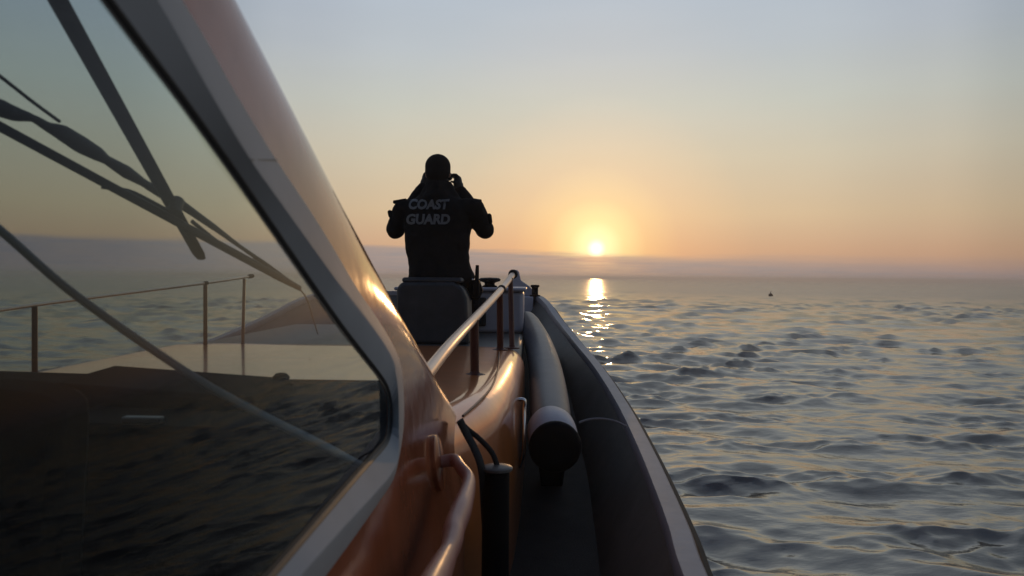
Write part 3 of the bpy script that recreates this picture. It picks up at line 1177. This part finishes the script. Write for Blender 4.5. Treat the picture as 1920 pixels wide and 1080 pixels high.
def torso(mb_, k_=1.0, top=366):
    rows = [(540, 818, 60, .15), (520, 828, 64, .15), (500, 825, 59, .135), (470, 820, 61, .13), (440, 820, 63, .135), (415, 821, 66, .14), (395, 822, 68, .135), (382, 822, 60, .12), (372, 821, 44, .10), (top, 820, 30, .085)]
    rings = []
    for py, cx_, hw, hd in rows:
        c = P(cx_, py, .02)
        rx = hw / F * PY * k_
        rings.append([c + Matrix.Rotation(tyaw * .6, 3, 'Z') @ Vector((rx * math.copysign(abs(math.cos(a)) ** .85, math.cos(a)), hd * k_ * math.copysign(abs(math.sin(a)) ** .85, math.sin(a)), 0)) for a in (2 * math.pi * q / 28 for q in range(28))])
    mb_.rings(rings)


# body: one continuous figure
m_ = MB()
torso(m_, .88)
capsule(m_, P(820, 380), head, .062, .055)
ellipsoid(m_, head, .072, .092, .108)
ellipsoid(m_, head + Vector((.0, .03, -.055)), .052, .07, .06)
capsule(m_, head + Vector((.01, .09, -.02)), head + Vector((.012, .108, -.035)), .012, .014)      # nose
for sx in (-1, 1):
    ellipsoid(m_, head + Vector((sx * .076, .0, -.02)), .012, .02, .03)                        # ears
for S, E, Hh in ((Sl, El, Hl), (Sr, Er, Hr)):
    capsule(m_, S, E, .050, .040)
    capsule(m_, E, Hh, .040, .027)
knees = [P(800, 545, .50), P(880, 545, .48)]
feet = [Vector((knees[0].x - .01, knees[0].y + .10, -.36)), Vector((knees[1].x + .02, knees[1].y + .08, -.36))]
hipj = [P(800, 518, .05), P(852, 518, .03)]
for h_, k_, f_ in zip(hipj, knees, feet):
    capsule(m_, h_, k_, .082, .056)
    capsule(m_, k_, f_, .054, .038)
    capsule(m_, f_ + Vector((0, -.03, -.03)), f_ + Vector((0, .14, -.045)), .035, .028)


def hand(mb_, wrist, side):
    # palm upright beside the eyepiece, fingers curling round the barrel
    up = Vector((0, .15, 1)).normalized()
    inw = Vector((-side, .25, 0)).normalized()
    palm = wrist + up * .048
    ellipsoid(mb_, palm, .024, .044, .052)
    for k_ in range(4):
        b_ = palm + Vector((0, -.034 + .023 * k_, .036))
        ln_ = [.026, .03, .028, .021][k_]
        j1 = b_ + (up * .7 + inw * .7).normalized() * ln_
        j2 = j1 + (up * .1 + inw).normalized() * ln_ * .8
        j3 = j2 + (inw * .6 - up * .7).normalized() * ln_ * .6
        capsule(mb_, b_, j1, .0118, .011, 8)
        capsule(mb_, j1, j2, .011, .010, 8)
        capsule(mb_, j2, j3, .010, .009, 8)
    tb_ = palm + Vector((0, -.03, -.015))
    t1 = tb_ + (inw * .7 + Vector((0, -.5, .4))).normalized() * .032
    t2 = t1 + (inw + up * .3).normalized() * .026
    capsule(mb_, tb_, t1, .012, .010, 8)
    capsule(mb_, t1, t2, .010, .008, 8)


hand(m_, Hl, -1)
hand(m_, Hr, 1)
body = fuse(m_, 'body', M['skin'], person, .0055, 3)

# jacket
m_ = MB()
torso(m_, 1.0, 364)
for S, E, Hh, s_ in ((Sl, El, Hl, -1), (Sr, Er, Hr, 1)):
    capsule(m_, S + Vector((-s_ * .06, 0, .004)), S, .066, .066)
    capsule(m_, S, E, .072, .066)
    cuff = E.lerp(Hh, .95)
    capsule(m_, E, cuff, .066, .047)
capsule(m_, P(799, 378, .01), P(842, 378, .01), .045, .045)
capsule(m_, P(821, 374, .0), P(821, 342, .02), .118, .074)        # raised collar over the neck
capsule(m_, P(797, 372, -.01), P(805, 348, .0), .045, .034)
capsule(m_, P(850, 372, -.01), P(840, 348, .0), .045, .034)


def folds(c_):
    p = Vector((c_.x * 7, c_.y * 7, c_.z * 11))
    v = noise.noise(p) * .008
    v += (1 - abs(noise.noise(p * 2.2 + Vector((3, 1, 7))))) * .006 - .004
    return v


jk = fuse(m_, 'jacket', M['jacket'], person, .008, 5, folds)
# shoulder tabs standing proud
m_ = MB()
for (ax_, ay_), (bx_, by_), s_ in (((738, 382), (762, 378), -1), ((903, 380), (878, 377), 1)):
    m_ = MB()
    a_, b_ = P(ax_, ay_, 0), P(bx_, by_, 0)
    w_ = Vector((0, .05, 0))
    m_.prism([a_ - w_ * .5, a_ + w_ * .5, b_ + w_ * .5, b_ - w_ * .5], (0, 0, .02))
    m_.build('shoulder_tab', M['jacket'], jk, bevel=.003)
m_ = MB()
for a_, b_ in ((P(733, 404, .04), P(731, 398, .04)), (P(917, 405, .02), P(919, 416, .03))):
    m_ = MB()
    capsule(m_, a_, b_, .018, .016)
    m_.build('arm_patch', M['jacket'], jk)
# added dark shells over both hands, their colour standing in for backlit shade
for w_, s_ in ((Hl, -1), (Hr, 1)):
    m_ = MB()
    hand(m_, w_ + Vector((0, -.002, 0)), s_)
    ellipsoid(m_, w_ + Vector((-s_ * .008, .008, .045)), .031, .048, .056)
    capsule(m_, w_ + Vector((0, 0, -.01)), w_ + Vector((0, 0, .03)), .040, .034)
    fuse(m_, 'hand_shade_shell', M['strap'], person, .006, 1)
# trousers, boots
m_ = MB()
for h_, k_, f_ in zip(hipj, knees, feet):
    capsule(m_, h_, k_, .092, .068)
    capsule(m_, k_, f_ + Vector((0, 0, .03)), .066, .056)
ellipsoid(m_, P(826, 520, .03), .20, .15, .085)
tr = fuse(m_, 'trousers', M['trousers'], person, .010, 5, folds)
for f_ in feet:
    m_ = MB()
    capsule(m_, f_ + Vector((0, -.01, .05)), f_ + Vector((0, -.03, -.015)), .052, .045)
    capsule(m_, f_ + Vector((0, -.03, -.028)), f_ + Vector((0, .15, -.038)), .042, .034)
    fuse(m_, 'boot', M['leather'], person, .008, 3)
# holster pouch at the right hip
m_ = MB()
c = P(889, 543, .0)
m_.prism([P(874, 528, -.02), P(898, 524, -.02), P(905, 545, -.02), P(898, 562, -.02), P(878, 562, -.02)], (0, .08, 0))
m_.build('pouch', M['jacket'], person, bevel=.012, bseg=3)
# cap
m_ = MB()
hc = head + Vector((0, 0, .028))
rings = []
for i in range(9):
    a = math.pi / 2 * i / 8
    rr = math.cos(a)
    rings.append([hc + Vector((.086 * rr * math.cos(b), .101 * rr * math.sin(b), .084 * math.sin(a))) for b in (2 * math.pi * q / 32 for q in range(32))])
low = [Vector((p.x, p.y, p.z - .05)) * 1 for p in rings[0]]
m_.rings([low] + rings)
for k_ in (-1, 1):
    pass
cp = m_.build('cap', M['cap_cloth'], person, angle=60)
m_ = MB()
ellipsoid(m_, head + Vector((0, -.018, -.012)), .080, .088, .092)
m_.build('hair', M['cap_cloth'], person)
m_ = MB()
br = []
for q in range(13):
    a = math.pi * (.12 + .76 * q / 12)
    br.append(hc + Vector((.083 * math.cos(a), .098 * math.sin(a), -.035)))
br2 = [hc + Vector((.078 * math.cos(math.pi * (.12 + .76 * q / 12)), .10 + .085 * math.sin(math.pi * (.12 + .76 * q / 12)), -.062)) for q in range(13)]
m_.rings([br, br2, [p + Vector((0, 0, -.004)) for p in br2], [p + Vector((0, 0, -.004)) for p in br]], closed=False)
m_.build('cap_peak', M['cap_cloth'], cp)

# lettering on the back, laid over the cloth
bpy.context.view_layer.update()
bm = bmesh.new()
bm.from_mesh(jk.data)
bvh = BVHTree.FromBMesh(bm)
bm.free()
jo = parent_world(jk)


def back_text(word, x0, x1, y_base, y_top, slant):
    cu = bpy.data.curves.new('lettering', 'FONT')
    cu.body = word
    cu.size = 1.0
    cu.shear = slant
    cu.offset = .045
    cu.resolution_u = 3
    tmp = bpy.data.objects.new('tmp', cu)
    COL.objects.link(tmp)
    bpy.context.view_layer.update()
    me = bpy.data.meshes.new_from_object(tmp.evaluated_get(bpy.context.evaluated_depsgraph_get()))
    bpy.data.objects.remove(tmp)
    bm_ = bmesh.new()
    bm_.from_mesh(me)
    bmesh.ops.triangulate(bm_, faces=bm_.faces)
    bmesh.ops.subdivide_edges(bm_, edges=[e for e in bm_.edges if e.calc_length() > .15], cuts=3)
    xs = [v_.co.x for v_ in bm_.verts]
    ys_ = [v_.co.y for v_ in bm_.verts]
    mnx, mxx, mny, mxy = min(xs), max(xs), min(ys_), max(ys_)
    for v_ in bm_.verts:
        px = x0 + (v_.co.x - mnx) / (mxx - mnx) * (x1 - x0)
        py = y_base + (v_.co.y - mny) / (mxy - mny) * (y_top - y_base)
        a_ = P(px, py, -.6)
        loc, nor, ix, dd = bvh.ray_cast(a_ + Vector((0, 0, H)) - jo, ray(px, py).normalized(), 2.0)
        v_.co = (loc + nor * .006) if loc else (P(px, py, -.13) + Vector((0, 0, H)) - jo)
    bm_.to_mesh(me)
    bm_.free()
    me.materials.clear()
    me.materials.append(M['letters'])
    o = bpy.data.objects.new('lettering', me)
    COL.objects.link(o)
    o.parent = jk
    return o


back_text('COAST', 767, 843, 393, 374, .18)
back_text('GUARD', 763, 844, 421, 401, .12)

# binoculars held to the eyes
bn = thing('binoculars', head + Vector((.012, .15, -.03)), 'small black binoculars held up to the face by the seated officer', 'binoculars')
m_ = MB()
for sx in (-.034, .034):
    c = head + Vector((.012 + sx, .115, -.012))
    m_.lathe(c, (0, 1, .02), [(0, .016), (.02, .018), (.025, .022), (.07, .024), (.09, .029), (.13, .031), (.132, .026), (.126, 0)], 20)
m_.box(head.x - .012, head.x + .036, head.y + .15, head.y + .20, head.z - .022, head.z - .002)
m_.build('binocular_barrels', M['black'], bn)
# radio on the belt
rd = thing('handheld_radio', P(893, 530, -.03), 'slim black radio with stub aerial clipped upright at the seated officer\'s right hip', 'radio')
m_ = MB()
a_, b_ = P(894, 526, -.05), P(895, 497, -.05)
m_.tube([a_, a_.lerp(b_, .6), b_], [.014, .013, .011], 10)
m_.build('aerial', M['black'], rd)
m_ = MB()
c = P(892, 540, -.05)
m_.box(c.x - .024, c.x + .024, c.y - .015, c.y + .018, c.z - .06, c.z + .055)
m_.build('radio_case', M['black'], rd, bevel=.006)
m_ = MB()
c = P(886, 524, -.07)
ellipsoid(m_, c, .007, .004, .007)
m_.build('knob', M['chrome'], rd)

# ------------------------------------------------------------------ buoy out on the water
by = at_z(1445, 555, -H)
bo = thing('marker_buoy', (by.x, by.y, -H - .1), 'tiny dark buoy floating far out on the sea right of the sun', 'buoy')
m_ = MB()
m_.lathe((by.x, by.y, -H - .1), (0, 0, 1), [(0, .14), (.1, .24), (.25, .25), (.36, .16), (.42, .05), (.62, .04), (.63, 0)], 16)
m_.build('float', M['black'], bo)

# ------------------------------------------------------------------ sea haze
R_ = 7200.0
me = bpy.data.meshes.new('haze')
z0_, z1_ = -2.5, 3.6
me.from_pydata([(x, y, z) for z in (z0_, z1_) for y in (-R_, R_) for x in (-R_, R_)], [], [(0, 2, 3, 1), (4, 5, 7, 6), (0, 1, 5, 4), (2, 6, 7, 3), (0, 4, 6, 2), (1, 3, 7, 5)])
hz = bpy.data.objects.new('haze', me)
COL.objects.link(hz)
hz['kind'] = 'stuff'
hm = bpy.data.materials.new('sea haze')
hm.use_nodes = True
ht = hm.node_tree
ht.nodes.clear()
pv = ht.nodes.new('ShaderNodeVolumePrincipled')
pv.inputs['Color'].default_value = (.98, .96, .95, 1)
pv.inputs['Density'].default_value = .002
pv.inputs['Anisotropy'].default_value = .5
ho = ht.nodes.new('ShaderNodeOutputMaterial')
ht.links.new(pv.outputs[0], ho.inputs['Volume'])
me.materials.append(hm)
